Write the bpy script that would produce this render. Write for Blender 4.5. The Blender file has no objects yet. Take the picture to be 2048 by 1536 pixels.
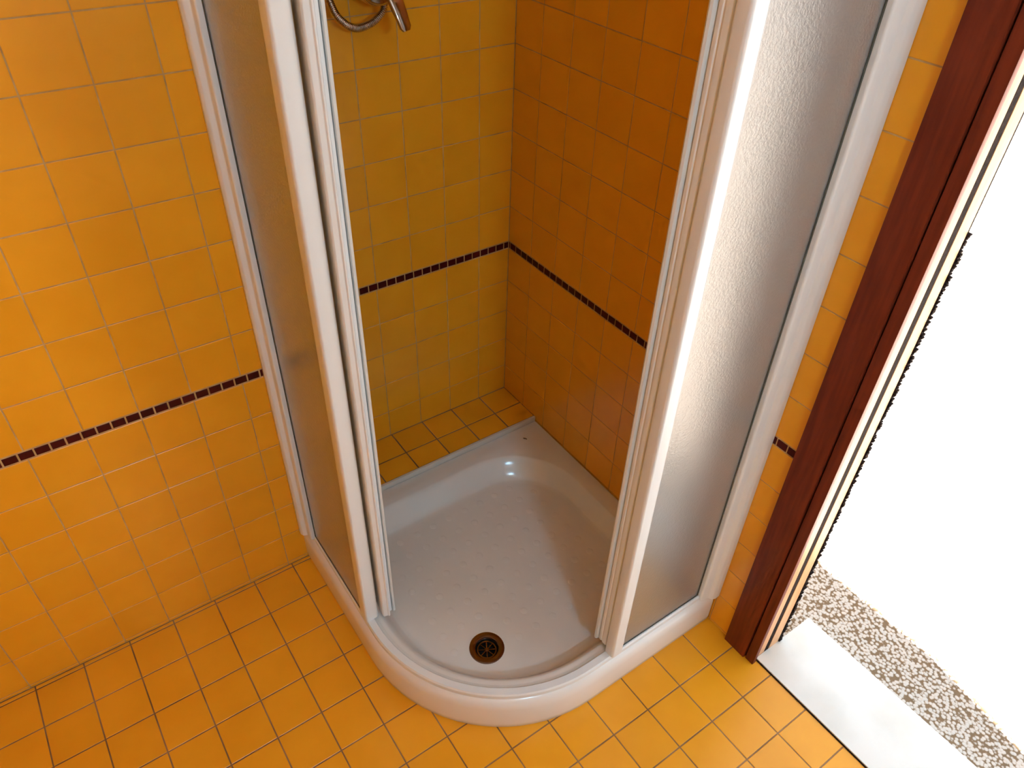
import bpy, bmesh, math, random
from mathutils import Matrix, Vector
random.seed(7)
S = bpy.context.scene
COL = S.collection

# ------------------------------------------------------------------ camera
CAM = Vector((-1.0515, -1.4585, 1.6193))
ROT = ((0.81806079, -0.57427682, 0.03134776),
       (0.34664078, 0.53581779, 0.76989575),
       (-0.45892996, -0.61895511, 0.63739929))       # rows: right, up, back
F_PX = 1504.39
cd = bpy.data.cameras.new('camera')
cam = bpy.data.objects.new('camera', cd)
COL.objects.link(cam)
cd.sensor_fit = 'HORIZONTAL'
cd.sensor_width = 36.0
cd.lens = F_PX * 36.0 / 2048.0
cd.clip_start = 0.02
cam.matrix_world = Matrix.Translation(CAM) @ Matrix(ROT).transposed().to_4x4()
S.camera = cam

# ------------------------------------------------------------------ sky, sun, exposure
world = bpy.data.worlds.new('sky'); S.world = world
world.use_nodes = True
wn = world.node_tree.nodes
wn['Background'].inputs[0].default_value = (0.82, 0.91, 1.0, 1)
wn['Background'].inputs[1].default_value = 2.15
sl = bpy.data.lights.new('sun', 'SUN'); sl.energy = 80.0; sl.angle = 0.01
sl.color = (1.0, 0.98, 0.96)
sun = bpy.data.objects.new('sun', sl); COL.objects.link(sun)
sun.rotation_euler = Vector((0.10, 0.50, -0.86)).to_track_quat('-Z', 'Y').to_euler()
S.view_settings.view_transform = 'Standard'
S.view_settings.look = 'None'
S.view_settings.gamma = 1.0
S.view_settings.use_curve_mapping = False
S.view_settings.exposure = -0.09
S.cycles.use_adaptive_sampling = True
S.cycles.adaptive_threshold = 0.06
S.cycles.adaptive_min_samples = 16
S.cycles.use_light_tree = False
S.cycles.max_bounces = 8
S.cycles.diffuse_bounces = 4
S.cycles.glossy_bounces = 3
S.cycles.transmission_bounces = 6
S.cycles.sample_clamp_indirect = 8.0

def project(p):
    c = Matrix(ROT) @ (Vector(p) - CAM)
    if c.z > -0.05: return None
    return 1024 + F_PX * c.x / -c.z, 768 - F_PX * c.y / -c.z

def in_frame(p, m=90):
    q = project(p)
    return q is not None and -m < q[0] < 2048 + m and -m < q[1] < 1536 + m

# ------------------------------------------------------------------ materials
def mat(name, color, rough=0.5, metal=0.0, spec=0.5, coat=0.0):
    m = bpy.data.materials.new(name); m.use_nodes = True
    b = m.node_tree.nodes['Principled BSDF']
    b.inputs['Base Color'].default_value = (*color, 1)
    b.inputs['Roughness'].default_value = rough
    b.inputs['Metallic'].default_value = metal
    b.inputs['Specular IOR Level'].default_value = spec
    b.inputs['Coat Weight'].default_value = coat
    b.inputs['Coat Roughness'].default_value = 0.12
    return m

def bsdf(m): return m.node_tree.nodes['Principled BSDF']

def noisy(m, c1, c2, scale, detail=3.0, stretch=(1, 1, 1), bump=0.0, bump_scale=None, lo=0.35, hi=0.65, rand=0.0):
    nt = m.node_tree; n = nt.nodes; l = nt.links
    tc = n.new('ShaderNodeTexCoord'); mp = n.new('ShaderNodeMapping')
    mp.inputs['Scale'].default_value = stretch
    nz = n.new('ShaderNodeTexNoise'); nz.inputs['Scale'].default_value = scale; nz.inputs['Detail'].default_value = detail
    cr = n.new('ShaderNodeValToRGB')
    cr.color_ramp.elements[0].position = lo; cr.color_ramp.elements[0].color = (*c1, 1)
    cr.color_ramp.elements[1].position = hi; cr.color_ramp.elements[1].color = (*c2, 1)
    l.new(tc.outputs['Object'], mp.inputs['Vector']); l.new(mp.outputs['Vector'], nz.inputs['Vector'])
    l.new(nz.outputs['Fac'], cr.inputs['Fac'])
    out = cr.outputs['Color']
    if rand:
        oi = n.new('ShaderNodeObjectInfo'); hs = n.new('ShaderNodeHueSaturation')
        mr = n.new('ShaderNodeMapRange'); mr.inputs['To Min'].default_value = 1 - rand; mr.inputs['To Max'].default_value = 1 + rand
        l.new(oi.outputs['Random'], mr.inputs['Value']); l.new(mr.outputs['Result'], hs.inputs['Value'])
        l.new(out, hs.inputs['Color']); out = hs.outputs['Color']
        ad = n.new('ShaderNodeVectorMath'); ad.operation = 'ADD'
        l.new(mp.outputs['Vector'], ad.inputs[0]); l.new(oi.outputs['Location'], ad.inputs[1])
        l.new(ad.outputs['Vector'], nz.inputs['Vector'])
    l.new(out, bsdf(m).inputs['Base Color'])
    if bump:
        n2 = n.new('ShaderNodeTexNoise'); n2.inputs['Scale'].default_value = bump_scale or scale; n2.inputs['Detail'].default_value = 2
        bp = n.new('ShaderNodeBump'); bp.inputs['Strength'].default_value = bump; bp.inputs['Distance'].default_value = 0.001
        l.new(mp.outputs['Vector'], n2.inputs['Vector']); l.new(n2.outputs['Fac'], bp.inputs['Height'])
        l.new(bp.outputs['Normal'], bsdf(m).inputs['Normal'])
    return m

M = {}
M['tile'] = noisy(mat('yellow_glazed_tile', (.78, .36, .03), 0.28, spec=.45), (.82, .343, .012), (.86, .373, .016), 9, rand=.03, bump=.05, bump_scale=60)
M['mosaic'] = noisy(mat('maroon_mosaic', (.05, .003, .004), 0.4, spec=.2), (.050, .0015, .002), (.070, .0025, .003), 40, rand=.2)
M['grout'] = noisy(mat('grout', (.42, .30, .19), 0.9, spec=.2), (.46, .26, .09), (.60, .38, .17), 30, bump=.2, bump_scale=300)
M['grout_floor'] = noisy(mat('floor_grout', (.4, .3, .2), 0.9, spec=.2), (.20, .10, .04), (.36, .21, .11), 9, bump=.2, bump_scale=300)
M['acrylic'] = noisy(mat('white_acrylic', (.82, .80, .77), 0.16, spec=.5), (.80, .78, .75), (.84, .82, .79), 6, detail=5)
M['white'] = noisy(mat('white_lacquered_aluminium', (.82, .82, .80), 0.32), (.79, .81, .82), (.83, .85, .86), 12, stretch=(1, 1, .1))
M['seal'] = mat('white_plastic_seal', (.72, .71, .68), 0.45)
M['gasket'] = mat('dark_gasket', (.06, .055, .04), 0.6)
M['caulk'] = mat('silicone', (.72, .66, .58), 0.5)
M['chrome'] = mat('chrome', (.50, .43, .39), 0.10, 1.0)
M['steel'] = mat('drain_chrome', (.24, .17, .15), 0.22, 1.0)
M['black'] = mat('drain_black', (.012, .011, .010), 0.5)
M['wood'] = noisy(mat('dark_red_wood', (.16, .035, .015), 0.45, spec=.25), (.13, .017, .005), (.19, .027, .008), 14, stretch=(8, 8, .6), bump=.15, bump_scale=20)
M['beige'] = noisy(mat('beige_varnished_wood', (.70, .42, .22), 0.4), (.66, .33, .13), (.76, .42, .19), 12, stretch=(8, 8, .6))
M['brush'] = noisy(mat('black_brush', (.02, .015, .013), 0.95, spec=.1), (.012, .008, .007), (.035, .022, .018), 200)
M['marble'] = noisy(mat('white_marble', (.80, .78, .72), 0.3), (.70, .68, .62), (.83, .81, .76), 5, detail=8, lo=.28, hi=.5)
M['ceiling'] = mat('white_plaster', (.86, .84, .80), 0.9, spec=.1)
M['speck'] = noisy(mat('brown_twig', (.10, .05, .02), 0.8), (.07, .03, .012), (.14, .07, .03), 400)

# frosted, grained safety glass
def frosted():
    m = mat('frosted_glass', (.92, .95, .95), 0.30)
    b = bsdf(m); b.inputs['Transmission Weight'].default_value = 0.90; b.inputs['IOR'].default_value = 1.6
    b.inputs['Coat Weight'].default_value = 1.0; b.inputs['Coat Roughness'].default_value = .26; b.inputs['Coat IOR'].default_value = 1.6
    nt = m.node_tree; n = nt.nodes; l = nt.links
    tc = n.new('ShaderNodeTexCoord'); nz = n.new('ShaderNodeTexNoise')
    nz.inputs['Scale'].default_value = 240; nz.inputs['Detail'].default_value = 2.5
    bp = n.new('ShaderNodeBump'); bp.inputs['Strength'].default_value = .5; bp.inputs['Distance'].default_value = .0012
    l.new(tc.outputs['Object'], nz.inputs['Vector']); l.new(nz.outputs['Fac'], bp.inputs['Height']); l.new(bp.outputs['Normal'], b.inputs['Normal']); l.new(bp.outputs['Normal'], b.inputs['Coat Normal'])
    return m
M['glass'] = frosted()

def gravel():
    m = mat('pebble_terrace', (.6, .5, .38), 0.85)
    nt = m.node_tree; n = nt.nodes; l = nt.links
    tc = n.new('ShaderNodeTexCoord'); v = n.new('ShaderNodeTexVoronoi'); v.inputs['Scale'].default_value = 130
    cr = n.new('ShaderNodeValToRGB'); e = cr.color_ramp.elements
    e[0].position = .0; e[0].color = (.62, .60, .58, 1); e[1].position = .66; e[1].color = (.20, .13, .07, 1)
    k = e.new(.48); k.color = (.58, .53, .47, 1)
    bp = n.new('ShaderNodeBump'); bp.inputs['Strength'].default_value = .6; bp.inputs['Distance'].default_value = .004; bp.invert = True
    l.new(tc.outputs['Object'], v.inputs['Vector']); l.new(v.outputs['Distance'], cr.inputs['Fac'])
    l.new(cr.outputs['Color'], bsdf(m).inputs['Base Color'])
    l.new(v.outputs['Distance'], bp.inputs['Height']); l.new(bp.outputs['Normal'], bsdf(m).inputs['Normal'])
    return m
M['gravel'] = gravel()

# ------------------------------------------------------------------ mesh helpers
def link(name, me, m=None, parent=None, smooth=False):
    if m is not None and not me.materials: me.materials.append(m)
    if smooth:
        for p in me.polygons: p.use_smooth = True
    o = bpy.data.objects.new(name, me); COL.objects.link(o)
    if parent is not None: o.parent = parent
    return o

def from_bm(name, bm, m, parent=None, smooth=False, auto=None):
    bmesh.ops.recalc_face_normals(bm, faces=bm.faces)
    me = bpy.data.meshes.new(name); bm.to_mesh(me); bm.free()
    o = link(name, me, m, parent, smooth)
    if auto is not None:
        for p in me.polygons: p.use_smooth = True
        me.set_sharp_from_angle(angle=math.radians(auto))
    return o

def tag(o, label, cat, group=None, kind=None):
    o['label'] = label; o['category'] = cat
    if group: o['group'] = group
    if kind: o['kind'] = kind
    return o

def empty(name, loc):
    o = bpy.data.objects.new(name, None); COL.objects.link(o); o.location = loc; o.empty_display_size = .05
    return o

def add_box(bm, x0, x1, y0, y1, z0, z1):
    v = [bm.verts.new(p) for p in ((x0, y0, z0), (x1, y0, z0), (x1, y1, z0), (x0, y1, z0), (x0, y0, z1), (x1, y0, z1), (x1, y1, z1), (x0, y1, z1))]
    for f in ((0, 3, 2, 1), (4, 5, 6, 7), (0, 1, 5, 4), (1, 2, 6, 5), (2, 3, 7, 6), (3, 0, 4, 7)): bm.faces.new([v[i] for i in f])

def bevel_all(bm, w, seg=2):
    bmesh.ops.bevel(bm, geom=bm.edges[:], offset=w, segments=seg, profile=.7, affect='EDGES')

def box(name, x0, x1, y0, y1, z0, z1, m, parent=None, bev=0, seg=2):
    bm = bmesh.new(); add_box(bm, x0, x1, y0, y1, z0, z1)
    if bev: bevel_all(bm, bev, seg)
    return from_bm(name, bm, m, parent, auto=35 if bev else None)

def prism(name, pts, z0, z1, m, parent=None, bev=0.0):
    """plan polygon extruded upright"""
    bm = bmesh.new()
    a = [bm.verts.new((x, y, z0)) for x, y in pts]; b = [bm.verts.new((x, y, z1)) for x, y in pts]
    n = len(pts)
    bm.faces.new(a); bm.faces.new(b)
    side = [bm.faces.new((a[i], a[(i + 1) % n], b[(i + 1) % n], b[i])) for i in range(n)]
    if bev:
        ed = [e for e in bm.edges if abs(e.verts[0].co.z - e.verts[1].co.z) > 1e-4]
        bmesh.ops.bevel(bm, geom=ed, offset=bev, segments=3, profile=.5, affect='EDGES')
    return from_bm(name, bm, m, parent, auto=30)

def lathe(name, prof, m, parent=None, axis='Z', loc=(0, 0, 0), n=48, cap=False):
    bm = bmesh.new(); rings = []
    for r, h in prof:
        ring = []
        for i in range(n):
            a = 2 * math.pi * i / n; p = Vector((r * math.cos(a), r * math.sin(a), h))
            if axis == 'Y': p = Vector((p.x, -p.z, p.y))
            if axis == 'X': p = Vector((p.z, p.x, p.y))
            ring.append(bm.verts.new(p + Vector(loc)))
        rings.append(ring)
    for a, b in zip(rings, rings[1:]):
        for i in range(n): bm.faces.new((a[i], a[(i + 1) % n], b[(i + 1) % n], b[i]))
    if cap:
        bm.faces.new(rings[0]); bm.faces.new(rings[-1])
    return from_bm(name, bm, m, parent, auto=40)

# ------------------------------------------------------------------ tiled surfaces
PITCH = 0.1
_tile_cache = {}
def tile_mesh(w, h, kind):
    key = (round(w, 4), round(h, 4), kind)
    if key in _tile_cache: return _tile_cache[key]
    d = .0016; b = min(.0007, w * .2, h * .2); z0 = -d
    bm = bmesh.new()
    def q(hw, hh, z): return [bm.verts.new((x, y, z)) for x, y in ((-hw, -hh), (hw, -hh), (hw, hh), (-hw, hh))]
    A = q(w / 2, h / 2, z0); B = q(w / 2, h / 2, -b * .7); Cc = q(w / 2 - b, h / 2 - b, 0)
    for P, Q in ((A, B), (B, Cc)):
        for i in range(4): bm.faces.new((P[i], P[(i + 1) % 4], Q[(i + 1) % 4], Q[i]))
    bm.faces.new(Cc)
    me = bpy.data.meshes.new('mosaic_tile' if kind == 'mosaic' else 'tile'); bm.to_mesh(me); bm.free()
    me.materials.append(M[kind])
    _tile_cache[key] = me
    return me

def lines(first, lo, hi, step=PITCH):
    """grid lines first + k*step that fall inside lo..hi, with the two borders"""
    k0 = math.ceil((lo - first) / step - 1e-6); out = [lo]
    k = k0
    while first + k * step < hi - 1e-6:
        v = first + k * step
        if v - lo > .004: out.append(v)
        k += 1
    if hi - out[-1] < .004: out[-1] = hi
    else: out.append(hi)
    return out

def lay(parent, us, vs, place, kind='tile', gap=.0024, skip=None, jitter=.0):
    """tiles between grid lines us x vs; place(u,v) -> (point, matrix3 columns u,v,n). Those the camera looks at are
    objects of their own, the rest of the surface is one joined mesh."""
    rest = bmesh.new(); nrest = 0
    for i in range(len(us) - 1):
        for j in range(len(vs) - 1):
            w = us[i + 1] - us[i] - gap; h = vs[j + 1] - vs[j] - gap
            if w < .002 or h < .002: continue
            u = (us[i] + us[i + 1]) / 2; v = (vs[j] + vs[j + 1]) / 2
            if skip and skip(u, v): continue
            p, R = place(u, v)
            if in_frame(p, 60):
                o = link('mosaic_tile' if kind == 'mosaic' else 'tile', tile_mesh(w, h, kind), None, parent)
                tilt = Matrix.Rotation(random.uniform(-.004, .004), 3, 'X') @ Matrix.Rotation(random.uniform(-.004, .004), 3, 'Y')
                mw = Matrix.Translation(p) @ (R @ tilt).to_4x4()
                o.matrix_world = mw
            else:
                t = bmesh.new(); t.from_mesh(tile_mesh(w, h, kind)); t.transform(Matrix.Translation(p) @ R.to_4x4())
                me = bpy.data.meshes.new('tmp'); t.to_mesh(me); t.free(); rest.from_mesh(me); bpy.data.meshes.remove(me); nrest += 1
    if nrest:
        o = from_bm('mosaic_tiles_beyond_view' if kind == 'mosaic' else 'tiles_beyond_view', rest, M[kind], parent); o['kind'] = 'stuff'
    else: rest.free()

def cols(u, v): 
    u = Vector(u); v = Vector(v); n = u.cross(v)
    return Matrix((u, v, n)).transposed()

H = 2.5
OUT_Y = -0.172          # face of the wall left of the shower; the shower stands in a niche behind it
JAMB_X = -0.655         # where the niche begins
LEDGE_Z = 0.119
LEDGE_Y = -0.158
DOOR_Y0, DOOR_Y1, DOOR_H = -1.035, -1.85, 2.1
GR = .0009              # grout lies this far behind the tile faces
X_FAR, Y_FAR = -2.3, -2.7
BAND0, BAND1 = .6072, .6290

def zlines(lo, first, hi):
    """tile rows with the mosaic band left out -> two lists"""
    below = [z for z in lines(first, lo, BAND0)]
    above = [BAND1] + [BAND1 + .1008 + .1 * k for k in range(0, 19) if BAND1 + .1008 + .1 * k < hi - .004] + [hi]
    return below, above

# floor ------------------------------------------------------------
fl = bmesh.new(); add_box(fl, X_FAR, .0115, Y_FAR, OUT_Y, -.06, -GR)
floor = from_bm('floor', fl, M['grout_floor']); tag(floor, 'yellow square tiled bathroom floor around the shower tray', 'floor', kind='structure')
def under_tray(u, v):
    return u > -.66 and v > -.80 and (u > -.40 or v > -.56 or (u + .375) ** 2 + (v + .535) ** 2 < .26 ** 2)
lay(floor, lines(-.0852, X_FAR, .0115), lines(-.9831, Y_FAR, OUT_Y), lambda u, v: (Vector((u, v, 0)), cols((1, 0, 0), (0, 1, 0))), skip=under_tray, gap=.0030)

# niche back wall with the mixer -------------------------------------
bm = bmesh.new(); add_box(bm, JAMB_X, .12, GR, .12, -.06, H)
wall_back = from_bm('wall_back', bm, M['grout']); tag(wall_back, 'yellow tiled niche wall behind the shower carrying the chrome mixer', 'wall', kind='structure')
below, above = zlines(LEDGE_Z, .0068, H)
placeA = lambda u, v: (Vector((u, 0, v)), cols((1, 0, 0), (0, 0, 1)))
ua = lines(-.0953, JAMB_X, 0)
lay(wall_back, ua, below, placeA); lay(wall_back, ua, above, placeA)
lay(wall_back, lines(-.0160, JAMB_X, 0, .025), [BAND0 + .001, BAND1 - .001], placeA, 'mosaic', gap=.0028)
ledge = box('ledge', JAMB_X, 0, LEDGE_Y - .002, GR, -.02, LEDGE_Z - GR, M['grout_floor'], wall_back)
lay(ledge, lines(-.0930, JAMB_X, 0), [LEDGE_Y, -.0865, 0], lambda u, v: (Vector((u, v, LEDGE_Z)), cols((1, 0, 0), (0, 1, 0))), gap=.004)

# wall left of the niche ------------------------------------------------
bm = bmesh.new(); add_box(bm, X_FAR, JAMB_X - GR, OUT_Y + GR, .12, -.06, H)
wall_left = from_bm('wall_left', bm, M['grout']); tag(wall_left, 'yellow tiled wall left of the shower with a maroon mosaic band', 'wall', kind='structure')
below, above = zlines(0.0, .0098, H)
placeL = lambda u, v: (Vector((u, OUT_Y, v)), cols((1, 0, 0), (0, 0, 1)))
ul = lines(-.7925, X_FAR, JAMB_X)
lay(wall_left, ul, below, placeL); lay(wall_left, ul, above, placeL)
lay(wall_left, lines(-.7805, X_FAR, JAMB_X, .0265), [BAND0 + .001, BAND1 - .001], placeL, 'mosaic', gap=.0032)
placeJ = lambda u, v: (Vector((JAMB_X, u, v)), cols((0, 1, 0), (0, 0, 1)))
below, above = zlines(LEDGE_Z, .0068, H)
lay(wall_left, [OUT_Y, -.072, 0], below, placeJ); lay(wall_left, [OUT_Y, -.072, 0], above, placeJ)

# wall right, with the doorway --------------------------------------------
bm = bmesh.new()
add_box(bm, GR, .10, DOOR_Y0 + .003, .12, -.06, H)
add_box(bm, GR, .10, Y_FAR, DOOR_Y1 - .003, -.06, H)
add_box(bm, GR, .10, DOOR_Y1 - .003, DOOR_Y0 + .003, DOOR_H, H)
wall_right = from_bm('wall_right', bm, M['grout']); tag(wall_right, 'orange yellow tiled wall right of the shower beside the doorway', 'wall', kind='structure')
below, above = zlines(0.0, .0068, H)
placeB = lambda u, v: (Vector((0, u, v)), cols((0, -1, 0), (0, 0, 1)))
ub = lines(-.0985, -.957, 0)
lay(wall_right, ub, below, placeB); lay(wall_right, ub, above, placeB)
lay(wall_right, lines(-.0065, -.957, 0, .0251), [BAND0 + .001, BAND1 - .001], placeB, 'mosaic', gap=.0026)
ub2 = lines(-.0985, Y_FAR, -1.93)
lay(wall_right, ub2, below, placeB); lay(wall_right, ub2, above, placeB)

# rest of the room ------------------------------------------------------------
def plain_tiles():
    m = mat('yellow_tiled_wall', (.8, .40, .03), .3)
    nt = m.node_tree; n = nt.nodes; l = nt.links
    tc = n.new('ShaderNodeTexCoord'); br = n.new('ShaderNodeTexBrick')
    br.offset = 0; br.inputs['Scale'].default_value = 1; br.inputs['Brick Width'].default_value = .1; br.inputs['Row Height'].default_value = .1
    br.inputs['Mortar Size'].default_value = .002
    br.inputs['Color1'].default_value = (.82, .33, .014, 1); br.inputs['Color2'].default_value = (.85, .35, .017, 1); br.inputs['Mortar'].default_value = (.5, .34, .19, 1)
    sp = n.new('ShaderNodeSeparateXYZ'); ad = n.new('ShaderNodeMath'); cb = n.new('ShaderNodeCombineXYZ')
    l.new(tc.outputs['Object'], sp.inputs[0]); l.new(sp.outputs['X'], ad.inputs[0]); l.new(sp.outputs['Y'], ad.inputs[1])
    l.new(ad.outputs[0], cb.inputs['X']); l.new(sp.outputs['Z'], cb.inputs['Y']); l.new(cb.outputs[0], br.inputs['Vector'])
    l.new(br.outputs['Color'], bsdf(m).inputs['Base Color'])
    return m
M['plain_tile'] = plain_tiles()
o = box('wall_front', X_FAR - .1, .10, Y_FAR - .1, Y_FAR, -.06, H, M['ceiling']); tag(o, 'white plastered wall behind the viewer', 'wall', kind='structure')
o = box('wall_far', X_FAR - .1, X_FAR, Y_FAR, .12, -.06, H, M['plain_tile']); tag(o, 'yellow tiled wall far left of the shower', 'wall', kind='structure')
o = box('ceiling', X_FAR - .1, .10, Y_FAR - .1, .12, H, H + .1, M['ceiling']); tag(o, 'white plastered bathroom ceiling', 'ceiling', kind='structure')

# lamp on the wall behind the viewer: the second light of the room
def lamp_mat():
    m = mat('lit_opal_glass', (.9, .9, .9), .4); b = bsdf(m)
    b.inputs['Emission Color'].default_value = (.55, .97, 1.30, 1); b.inputs['Emission Strength'].default_value = LAMP
    return m
LAMP = 158.0
lampo = empty('wall_lamp', (-1.00, Y_FAR, 1.90)); tag(lampo, 'opal glass lamp lit on the wall behind the viewer', 'wall lamp')
def rel0(o, root):
    o.parent = root; o.matrix_parent_inverse = Matrix.Translation(-Vector(root.location)); return o
rel0(box('back_plate', -1.12, -.88, Y_FAR, Y_FAR + .02, 1.85, 1.95, M['white'], bev=.004), lampo)
rel0(box('opal_shade', -1.10, -.90, Y_FAR + .02, Y_FAR + .09, 1.86, 1.94, lamp_mat(), bev=.02, seg=3), lampo)

# ------------------------------------------------------------------ doorway: casing, guide channel, threshold, terrace
door = empty('door_1', (0, DOOR_Y0, 0)); tag(door, 'dark red wooden door casing with beige guide channel beside the shower', 'door frame', kind='structure')
def rel(o, root):                       # keep world coordinates while parenting to a moved empty
    o.parent = root; o.matrix_parent_inverse = Matrix.Translation(-Vector(root.location)); return o
def dbox(name, *a, m, bev=.0015):
    return rel(box(name, *a, m, bev=bev), door)
for side in (0, 1):
    def Y(y): return y if side == 0 else DOOR_Y0 + DOOR_Y1 - y
    def db(name, x0, x1, ya, yb, z0, z1, m, bev=.0015):
        a, b = sorted((Y(ya), Y(yb))); return dbox(name, x0, x1, a, b, z0, z1, m=m, bev=bev)
    db('casing_board', -.010, .004, -1.0165, -.957, .0, DOOR_H + .07, M['wood'], .003)
    db('casing_inner_board', -.006, .0060, -1.0415, -1.0195, .0, DOOR_H + .02, M['wood'], .002)
    db('casing_groove', .0, .012, -1.0205, -1.0155, .0, DOOR_H + .02, M['brush'], 0)
    db('channel_strip', .0065, .0398, -1.036, -1.020, .006, DOOR_H, M['beige'])
    db('brush_strip', .0400, .0545, -1.0362, -1.020, .006, DOOR_H, M['brush'], 0)
    db('channel_strip', .055, .088, -1.037, -1.020, .006, DOOR_H, M['beige'])
    # fuzzy outer brush: short bristles as little teeth
    bm = bmesh.new(); add_box(bm, .0885, .1000, min(Y(-1.034), Y(-1.02)), max(Y(-1.034), Y(-1.02)), .006, DOOR_H)
    z = .008
    while z < 1.1:
        l_ = random.uniform(.003, .007); y0 = Y(-1.034); y1 = Y(-1.034 - l_)
        add_box(bm, .0895 + random.uniform(0, .003), .0975 + random.uniform(0, .004), min(y0, y1), max(y0, y1), z, z + random.uniform(.0025, .004)); z += .005
    b = from_bm('brush_seal', bm, M['brush']); rel(b, door); b['kind'] = 'stuff'
dbox('head_casing', -.010, .004, DOOR_Y1 - .078, DOOR_Y0 + .078, DOOR_H + .005, DOOR_H + .07, m=M['wood'], bev=.003)
dbox('head_lining', .0, .10, DOOR_Y1, DOOR_Y0, DOOR_H - .012, DOOR_H, m=M['beige'])

th = box('marble_threshold', .0125, .207, DOOR_Y1 + .001, DOOR_Y0 - .001, -.03, .006, M['marble'], bev=.0015)
tag(th, 'white marble door threshold at the edge of the yellow floor', 'threshold')
o = box('threshold_joint', .0112, .0126, DOOR_Y1, DOOR_Y0, -.03, .003, M['brush'], th); o.name = 'dark_joint'
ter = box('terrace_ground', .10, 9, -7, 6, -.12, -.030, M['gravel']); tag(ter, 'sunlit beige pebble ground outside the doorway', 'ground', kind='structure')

# ------------------------------------------------------------------ shower tray
TX0, TX1, TY0, TY1 = -.740, -.0012, -.896, -.1662
NA, NS = 20, 14
def outline(x0, x1, y0, y1, radii, z=0.0):
    """rounded rectangle; radii: front-left, front-right, back-right, back-left; counter-clockwise"""
    pts = []
    cs = ((x0, y0, 1, 1, math.pi), (x1, y0, -1, 1, 1.5 * math.pi), (x1, y1, -1, -1, 0), (x0, y1, 1, -1, .5 * math.pi))
    arcs = []
    for (cx, cy, sx, sy, a0), r in zip(cs, radii):
        c = Vector((cx + sx * r, cy + sy * r))
        arcs.append([c + r * Vector((math.cos(a0 + .5 * math.pi * k / NA), math.sin(a0 + .5 * math.pi * k / NA))) for k in range(NA + 1)])
    for i in range(4):
        pts += arcs[i]
        a = arcs[i][-1]; b = arcs[(i + 1) % 4][0]
        pts += [a.lerp(b, k / NS) for k in range(1, NS)]
    return pts
tray = empty('shower_tray', (-.36, -.53, 0))
tag(tray, 'white quarter-round acrylic shower tray on the yellow tiled floor', 'shower tray')
R0 = .362
def outer(ins): return outline(TX0 + ins, TX1 - min(ins, .0015), TY0 + ins, TY1 - min(ins, .0015), (R0 - ins, max(.004, .006 - ins), max(.004, .006 - ins), max(.004, .006 - ins)))
TOPZ = .1085; FLZ = .058
top_in = outline(-.694, -.050, -.846, -.220, (.316, .11, .200, .11))
floor_o = outline(-.655, -.083, -.810, -.276, (.280, .09, .165, .09))
loops = [(outer(.004), 0), (outer(.0015), .004), (outer(0), .02), (outer(.0005), .076), (outer(.002), .086), (outer(.0055), .0945), (outer(.0105), .1005), (outer(.0155), .1035), (outer(.021), .1050)]
loops.append(([a.lerp(b, .5) for a, b in zip(outer(.021), top_in)], TOPZ))
for t in range(0, 11):
    s = t / 10; e = s * s * (3 - 2 * s)
    loops.append(([a.lerp(b, s) for a, b in zip(top_in, floor_o)], TOPZ - (TOPZ - FLZ) * (.75 * e + .25 * s)))
cf = Vector((-.36, -.54))
loops.append(([p.lerp(cf, .035) for p in floor_o], FLZ - .0006))
loops.append(([p.lerp(cf, .09) for p in floor_o], FLZ - .001))
bm = bmesh.new(); rings = []
for pts, z in loops: rings.append([bm.verts.new((p.x, p.y, z)) for p in pts])
N = len(rings[0])
for a, b in zip(rings, rings[1:]):
    for i in range(N): bm.faces.new((a[i], a[(i + 1) % N], b[(i + 1) % N], b[i]))
DC = Vector((-.5185, -.6845)); DZ = FLZ - .001
hole = [bm.verts.new((DC.x + .036 * math.cos(2 * math.pi * i / 48), DC.y + .036 * math.sin(2 * math.pi * i / 48), DZ)) for i in range(48)]
he = [bm.edges.new((hole[i], hole[(i + 1) % 48])) for i in range(48)]
oe = [bm.edges.get((rings[-1][i], rings[-1][(i + 1) % N])) for i in range(N)]
bmesh.ops.triangle_fill(bm, edges=he + oe, use_beauty=True)
basin = from_bm('basin', bm, M['acrylic'], auto=50); rel(basin, tray)
# anti-slip studs: shared low dome
sm = bmesh.new(); rr = []
for r, h in ((.0105, -.0003), (.0085, .0002), (.0058, .0005), (.003, .0006)):
    rr.append([sm.verts.new((r * math.cos(2 * math.pi * i / 12), r * math.sin(2 * math.pi * i / 12), h)) for i in range(12)])
for a, b in zip(rr, rr[1:]):
    for i in range(12): sm.faces.new((a[i], a[(i + 1) % 12], b[(i + 1) % 12], b[i]))
sm.faces.new(rr[-1])
stud_me = bpy.data.meshes.new('stud'); sm.to_mesh(stud_me); sm.free()
for p in stud_me.polygons: p.use_smooth = True
stud_me.materials.append(M['acrylic'])
for i in range(12):
    for j in range(11):
        x = -.147 - .0488 * i; y = -.311 - .0488 * j
        if x < -.655 + .03 or y < -.73: continue
        dx, dy = x + .375, y + .530
        if dx < 0 and dy < 0 and math.hypot(dx, dy) > .245: continue
        if x > -.24 and y > -.42 and math.hypot(x + .245, y + .42) > .13: continue
        if math.hypot(x - DC.x, y - DC.y) < .062: continue
        o = link('stud', stud_me); o.location = (x, y, DZ + .0001); rel(o, tray)
# white upstand that meets the tiled ledge
b = box('sealing_strip', JAMB_X, -.0012, -.1660, -.1585, .08, .1210, M['caulk'], bev=.0025); rel(b, tray)

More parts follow.
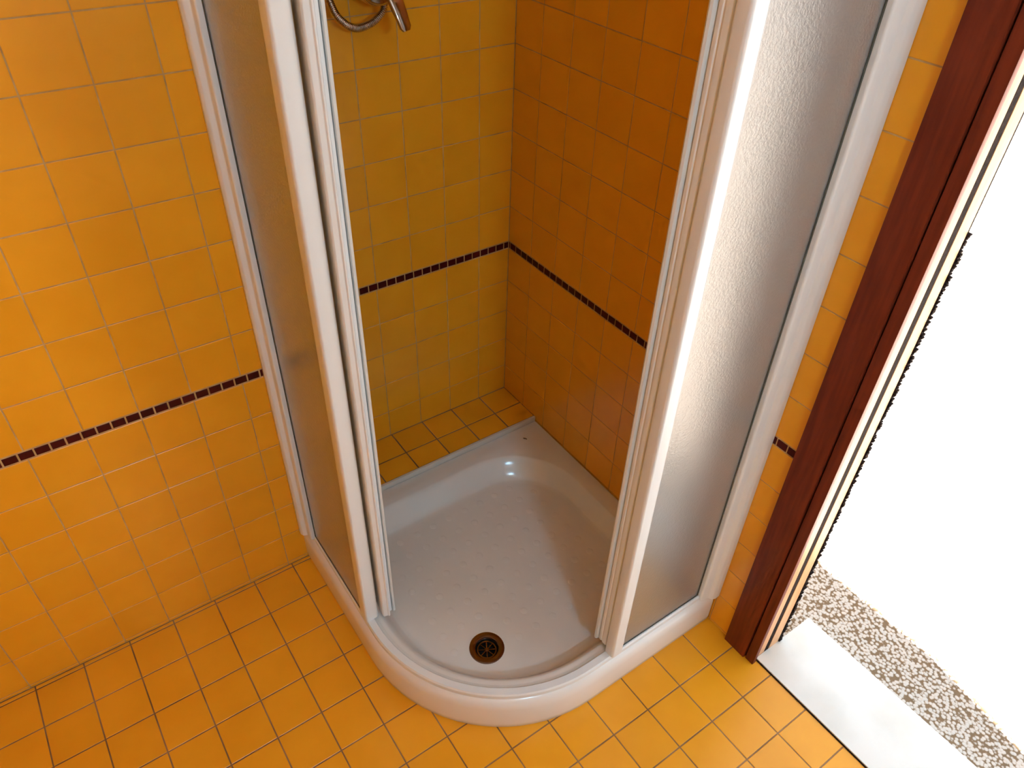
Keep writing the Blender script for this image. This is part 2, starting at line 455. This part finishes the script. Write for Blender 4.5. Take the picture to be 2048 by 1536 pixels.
# drain ------------------------------------------------------------------------
dr = empty('shower_drain', (DC.x, DC.y, DZ)); tag(dr, 'round chrome drain with spoked strainer in the white shower tray', 'drain')
DL = (DC.x, DC.y, DZ)
def dl(o): return rel(o, dr)
dl(lathe('flange', [(.0405, .0002), (.0400, .0014), (.0375, .0022), (.0300, .0012), (.0272, .0008), (.0262, -.0005), (.0258, -.004)], M['steel'], loc=DL))
dl(lathe('cup', [(.0262, -.001), (.0258, -.012), (.0245, -.030), (.001, -.030)], M['black'], loc=DL))
st = dl(lathe('strainer', [(.0225, -.009), (.0225, -.0070), (.0195, -.0070), (.0195, -.009), (.0225, -.009)], M['steel'], loc=DL))
dl(lathe('hub', [(.0001, -.0062), (.0050, -.0068), (.0058, -.0085), (.0058, -.010)], M['steel'], loc=DL, n=20))
for k in range(8):
    a = math.pi * (k + .35) / 4; bm = bmesh.new(); add_box(bm, .005, .020, -.0011, .0011, -.0090, -.0072)
    bm.transform(Matrix.Translation(DL) @ Matrix.Rotation(a, 4, 'Z')); dl(from_bm('spoke', bm, M['steel']))

# brown speck on the rim -----------------------------------------------------------
bm = bmesh.new()
path = [(-.006, .0005, 0), (-.002, -.0004, .0004), (.002, .0003, .0003), (.006, -.0006, 0)]
rings = []
for k, (x, y, z) in enumerate(path):
    r = (.0012, .0016, .0015, .0010)[k]
    rings.append([bm.verts.new((x, y + r * math.cos(i * math.pi / 4), z + r + r * math.sin(i * math.pi / 4))) for i in range(8)])
for a, b in zip(rings, rings[1:]):
    for i in range(8): bm.faces.new((a[i], a[(i + 1) % 8], b[(i + 1) % 8], b[i]))
bm.faces.new(rings[0]); bm.faces.new(rings[-1])
sp = from_bm('twig', bm, M['speck'], auto=50); sp.location = (-.0755, -.2165, TOPZ); sp.rotation_euler.z = math.radians(-52)
tag(sp, 'tiny brown twig lying on the rear rim of the white tray', 'twig')

# ------------------------------------------------------------------ shower enclosure
enc = empty('shower_enclosure', (-.722, -.876, TOPZ))
tag(enc, 'white framed corner shower enclosure with frosted panels and open sliding doors', 'shower enclosure')
def en(o): return rel(o, enc)
ZT = 1.90
def path_inset(ins, n=28):
    """plan path that follows the open side of the tray, from the left wall round to the right wall"""
    c = Vector((TX0 + R0, TY0 + R0)); r = R0 - ins
    p = [Vector((TX0 + ins, OUT_Y - .0012)), Vector((TX0 + ins, -.35))]
    p += [c + r * Vector((math.cos(math.pi + .5 * math.pi * k / n), math.sin(math.pi + .5 * math.pi * k / n))) for k in range(n + 1)]
    p += [Vector((-.20, TY0 + ins)), Vector((-.0012, TY0 + ins))]
    return p
def sweep(name, section, m):
    """section: list of (inset, z); closed"""
    lines_ = [path_inset(i) for i, z in section]
    bm = bmesh.new(); n = len(section); K = len(lines_[0])
    vs = [[bm.verts.new((lines_[s][k].x, lines_[s][k].y, section[s][1])) for s in range(n)] for k in range(K)]
    for a, b in zip(vs, vs[1:]):
        for s in range(n): bm.faces.new((a[s], a[(s + 1) % n], b[(s + 1) % n], b[s]))
    bm.faces.new(vs[0]); bm.faces.new(vs[-1])
    return en(from_bm(name, bm, m, auto=28))
sweep('bottom_rail', [(.0125, .1020), (.0125, .1125), (.0138, .1145), (.0150, .1165), (.0295, .1165), (.0310, .1150), (.0310, .1060)], M['white'])
sweep('bottom_rail_lip', [(.0320, .1060), (.0320, .1115), (.0390, .1105), (.0390, .1070)], M['seal'])
sweep('top_rail', [(.006, 1.862), (.004, 1.885), (.008, ZT), (.040, ZT), (.044, 1.885), (.042, 1.862)], M['white'])

GXL, GYR = -.7215, -.8755       # planes of the fixed panes
# wall profiles
en(prism('wall_profile', [(-.7480, OUT_Y - .0008), (-.7490, -.186), (-.7450, -.1945), (-.7355, -.1985), (-.7355, -.2150), (-.7330, -.2185), (-.7100, -.2185), (-.7080, -.2150), (-.7080, OUT_Y - .0008)], TOPZ - .001, ZT, M['white'], bev=.002))
en(prism('wall_profile', [(-.0008, -.9040), (-.0160, -.9050), (-.0250, -.9020), (-.0300, -.8935), (-.0470, -.8900), (-.0500, -.8870), (-.0500, -.8640), (-.0470, -.8620), (-.0008, -.8620)], TOPZ - .001, ZT, M['white'], bev=.002))
# posts beside the opening
en(prism('post', [(-.7285, -.4800), (-.7285, -.5060), (-.7255, -.5105), (-.7000, -.5105), (-.6970, -.5070), (-.6970, -.4800)], .1165, 1.864, M['white'], bev=.0022))
en(prism('post', [(-.2950, -.8620), (-.3230, -.8620), (-.3265, -.8650), (-.3265, -.8845), (-.3235, -.8885), (-.2985, -.8885), (-.2950, -.8850)], .1165, 1.864, M['white'], bev=.0022))
# glazing gaskets
en(box('gasket', -.7245, -.7185, -.4800, -.2185, .1165, .1190, M['gasket']))
en(box('gasket', -.7245, -.7185, -.2225, -.2185, .1165, 1.864, M['gasket']))
en(box('gasket', -.2950, -.0500, -.8785, -.8725, .1165, .1190, M['gasket']))
en(box('gasket', -.0540, -.0500, -.8785, -.8725, .1165, 1.864, M['gasket']))
# fixed panes
def pane(name, x0, x1, y0, y1, z0, z1):
    return box(name, x0, x1, y0, y1, z0, z1, M['glass'])
en(pane('fixed_pane', GXL - .002, GXL + .002, -.4805, -.2220, .1190, 1.864))
en(pane('fixed_pane', -.2955, -.0535, GYR - .002, GYR + .002, .1190, 1.864))

# sliding doors: curved pane, leading profile with seal, trailing profile, runner
def sliding_door(name, O, w, u, trail, bulge, body, lip, web):
    O = Vector(O); w = Vector(w).normalized(); u = Vector(u).normalized(); trail = Vector(trail)
    def P(a, b): q = O + u * a + w * b; return (q.x, q.y)
    d = empty(name, (O.x, O.y, .128)); en(d); d.matrix_parent_inverse = Matrix.Translation(-Vector(enc.location))
    def ad(o): o.parent = d; o.matrix_parent_inverse = (Matrix.Translation(Vector((O.x, O.y, .128)))).inverted(); return o
    Z0, Z1 = .128, 1.862
    ad(prism('leading_profile', [P(a, b) for a, b in body], Z0, Z1, M['white'], bev=.0010))
    ad(prism('seal', [P(a, b) for a, b in lip], Z0 - .004, Z1, M['seal']))
    ad(prism('seal_web', [P(a, b) for a, b in web], Z0, Z1, M['gasket']))
    # curved pane from the trailing end to the profile
    a = O + u * .008 - w * .008; mid = (a + trail) / 2; nrm = Vector((-(a - trail).y, (a - trail).x)).normalized()
    if nrm.dot(u) > 0: nrm = -nrm
    K = 14; ctr = [trail.lerp(a, k / K) + nrm * bulge * 4 * (k / K) * (1 - k / K) for k in range(K + 1)]
    bm = bmesh.new(); vs = []
    for k in range(K + 1):
        t = (ctr[min(k + 1, K)] - ctr[max(k - 1, 0)]).normalized(); n2 = Vector((-t.y, t.x)) * .002
        A, B = ctr[k] + n2, ctr[k] - n2
        vs.append([bm.verts.new((A.x, A.y, Z0 + .012)), bm.verts.new((B.x, B.y, Z0 + .012)), bm.verts.new((B.x, B.y, Z1 - .01)), bm.verts.new((A.x, A.y, Z1 - .01))])
    for p_, q_ in zip(vs, vs[1:]):
        for s in range(4): bm.faces.new((p_[s], p_[(s + 1) % 4], q_[(s + 1) % 4], q_[s]))
    bm.faces.new(vs[0]); bm.faces.new(vs[-1])
    ad(from_bm('curved_pane', bm, M['glass'], auto=40))
    bm = bmesh.new(); vs = []
    for k in range(K + 1):
        t = (ctr[min(k + 1, K)] - ctr[max(k - 1, 0)]).normalized(); n2 = Vector((-t.y, t.x)) * .0045
        A, B = ctr[k] + n2, ctr[k] - n2
        vs.append([bm.verts.new((A.x, A.y, Z0)), bm.verts.new((B.x, B.y, Z0)), bm.verts.new((B.x, B.y, Z0 + .013)), bm.verts.new((A.x, A.y, Z0 + .013))])
    for p_, q_ in zip(vs, vs[1:]):
        for s in range(4): bm.faces.new((p_[s], p_[(s + 1) % 4], q_[(s + 1) % 4], q_[s]))
    bm.faces.new(vs[0]); bm.faces.new(vs[-1])
    ad(from_bm('bottom_runner', bm, M['gasket'], auto=40))
    t0 = (ctr[1] - ctr[0]).normalized(); s0 = Vector((-t0.y, t0.x))
    q = [ctr[0] - t0 * .012 + s0 * .007, ctr[0] - t0 * .012 - s0 * .007, ctr[0] + t0 * .006 - s0 * .007, ctr[0] + t0 * .006 + s0 * .007]
    ad(prism('trailing_profile', [(p.x, p.y) for p in q], Z0, Z1, M['white'], bev=.0015))
    return d
sliding_door('sliding_door', (-.690, -.497), (-.10, -.995), (.995, -.10), (-.702, -.235), .012,
             [(0, -.012), (0, .026), (.002, .029), (.0105, .030), (.012, .0325), (.0145, .0325), (.016, .030), (.0175, .022), (.0235, .0205), (.0245, .018), (.0245, -.012)],
             [(.0258, -.002), (.0258, .0195), (.0272, .0225), (.0310, .0225), (.0320, .0205), (.0315, .013), (.0285, .010), (.0285, -.002)],
             [(.0240, .001), (.0240, .006), (.0262, .006), (.0262, .001)])
sliding_door('sliding_door', (-.310, -.8605), (-1, 0), (0, 1), (-.065, -.851), .004,
             [(0, -.012), (0, .0110), (.0018, .0135), (.0120, .0135), (.0130, .0120), (.0150, .0120), (.0160, .0135), (.0225, .0130), (.0240, .0105), (.0240, -.012)],
             [(.0250, -.004), (.0250, .0115), (.0272, .0170), (.0310, .0185), (.0345, .0165), (.0360, .0100), (.0330, .0040), (.0330, -.004)],
             [(.0235, -.002), (.0235, .004), (.0255, .004), (.0255, -.002)])

# ------------------------------------------------------------------ shower mixer with hose
mx = empty('shower_mixer', (-.372, 0, 1.30)); tag(mx, 'chrome wall shower mixer with lever and ribbed metal hose loop', 'shower mixer')
def mp_(o): return rel(o, mx)
for sx in (-.075, .075):
    mp_(lathe('wall_flange', [(.034, .001), (.034, .006), (.030, .011), (.016, .013), (.014, .05), (.014, .062)], M['chrome'], axis='Y', loc=(-.372 + sx, 0, 1.302), n=32))
mp_(lathe('body', [(.001, -.098), (.014, -.097), (.019, -.090), (.020, -.04), (.021, .04), (.019, .090), (.014, .097), (.001, .098)], M['chrome'], axis='X', loc=(-.372, -.062, 1.302), n=32))
mp_(lathe('cartridge_housing', [(.030, .030), (.036, .038), (.0375, .060), (.037, .085), (.034, .096), (.024, .104), (.001, .106)], M['chrome'], axis='Y', loc=(-.374, 0, 1.3005), n=40))
# lever: flat tapering handle that hangs down and out
bm = bmesh.new()
sect = [((-.372, -.096, 1.318), .017, .0075), ((-.370, -.118, 1.305), .0165, .0075), ((-.367, -.134, 1.287), .0150, .0062), ((-.362, -.146, 1.262), .0130, .0054), ((-.358, -.154, 1.241), .0115, .0048), ((-.3570, -.1560, 1.2350), .0070, .003)]
rings = []
for k, (c, hw, ht) in enumerate(sect):
    c = Vector(c); nx = Vector(sect[min(k + 1, 5)][0]) - Vector(sect[max(k - 1, 0)][0]); nx.normalize()
    sd = Vector((1, 0, 0)); up = sd.cross(nx).normalized(); sd = nx.cross(up)
    ring = []
    for i in range(20):
        a = 2 * math.pi * i / 20; ca, sa = math.cos(a), math.sin(a)
        e = lambda v: math.copysign(abs(v) ** .6, v)
        ring.append(bm.verts.new(c + sd * hw * e(ca) + up * ht * e(sa)))
    rings.append(ring)
for a, b in zip(rings, rings[1:]):
    for i in range(20): bm.faces.new((a[i], a[(i + 1) % 20], b[(i + 1) % 20], b[i]))
bm.faces.new(rings[0]); bm.faces.new(rings[-1])
mp_(from_bm('lever', bm, M['chrome'], auto=50))
mp_(lathe('hose_nut', [(.0095, -.030), (.011, -.028), (.011, -.012), (.009, -.010), (.009, .0)], M['chrome'], loc=(-.350, -.060, 1.290), n=12))

def catmull(pts, n=24):
    out = []
    P_ = [Vector(p) for p in pts]; P_ = [P_[0] * 2 - P_[1]] + P_ + [P_[-1] * 2 - P_[-2]]
    for i in range(1, len(P_) - 2):
        a, b, c, d = P_[i - 1:i + 3]
        for k in range(n):
            t = k / n
            out.append(.5 * ((2 * b) + (c - a) * t + (2 * a - 5 * b + 4 * c - d) * t * t + (3 * b - a - 3 * c + d) * t ** 3))
    out.append(P_[-2]); return out
hp = catmull([(-.350, -.060, 1.270), (-.3530, -.060, 1.250), (-.372, -.060, 1.2335), (-.395, -.060, 1.2255), (-.414, -.060, 1.2250), (-.436, -.060, 1.2370), (-.455, -.060, 1.2650), (-.472, -.058, 1.34), (-.480, -.055, 1.46), (-.482, -.055, 1.60), (-.482, -.06, 1.66)], 60)
# resample evenly and corrugate
acc = [0]
for a, b in zip(hp, hp[1:]): acc.append(acc[-1] + (b - a).length)
step = .00085; samples = []; j = 0; s = 0
while s < acc[-1]:
    while j < len(acc) - 2 and acc[j + 1] < s: j += 1
    t = (s - acc[j]) / max(1e-9, acc[j + 1] - acc[j]); samples.append(hp[j].lerp(hp[j + 1], t)); s += step
bm = bmesh.new(); rings = []; side = Vector((0, 1, 0))
for k, c in enumerate(samples):
    t = (samples[min(k + 1, len(samples) - 1)] - samples[max(k - 1, 0)]).normalized()
    n1 = side.cross(t).normalized(); n2 = t.cross(n1)
    r = .0062 + (.0012 if k % 4 in (1, 2) else -.0006)
    rings.append([bm.verts.new(c + n1 * r * math.cos(2 * math.pi * i / 14) + n2 * r * math.sin(2 * math.pi * i / 14)) for i in range(14)])
for a, b in zip(rings, rings[1:]):
    for i in range(14): bm.faces.new((a[i], a[(i + 1) % 14], b[(i + 1) % 14], b[i]))
mp_(from_bm('hose', bm, M['chrome'], smooth=True))
# hand shower in its bracket, above the picture
hs = empty('hand_shower', (-.482, 0, 1.70)); tag(hs, 'chrome hand shower in a wall bracket above the mixer hose', 'hand shower')
rel(lathe('bracket', [(.022, .001), (.022, .008), (.012, .012), (.012, .045)], M['chrome'], axis='Y', loc=(-.482, 0, 1.70), n=24), hs)
rel(lathe('handle', [(.009, 1.655), (.012, 1.665), (.013, 1.72), (.011, 1.80), (.012, 1.86), (.004, 1.87)], M['chrome'], loc=(-.482, -.06, 0), n=24, cap=True), hs)
rel(lathe('spray_head', [(.014, .03), (.040, .062), (.046, .078), (.044, .086), (.001, .088)], M['chrome'], axis='Y', loc=(-.482, -.03, 1.865), n=32), hs)
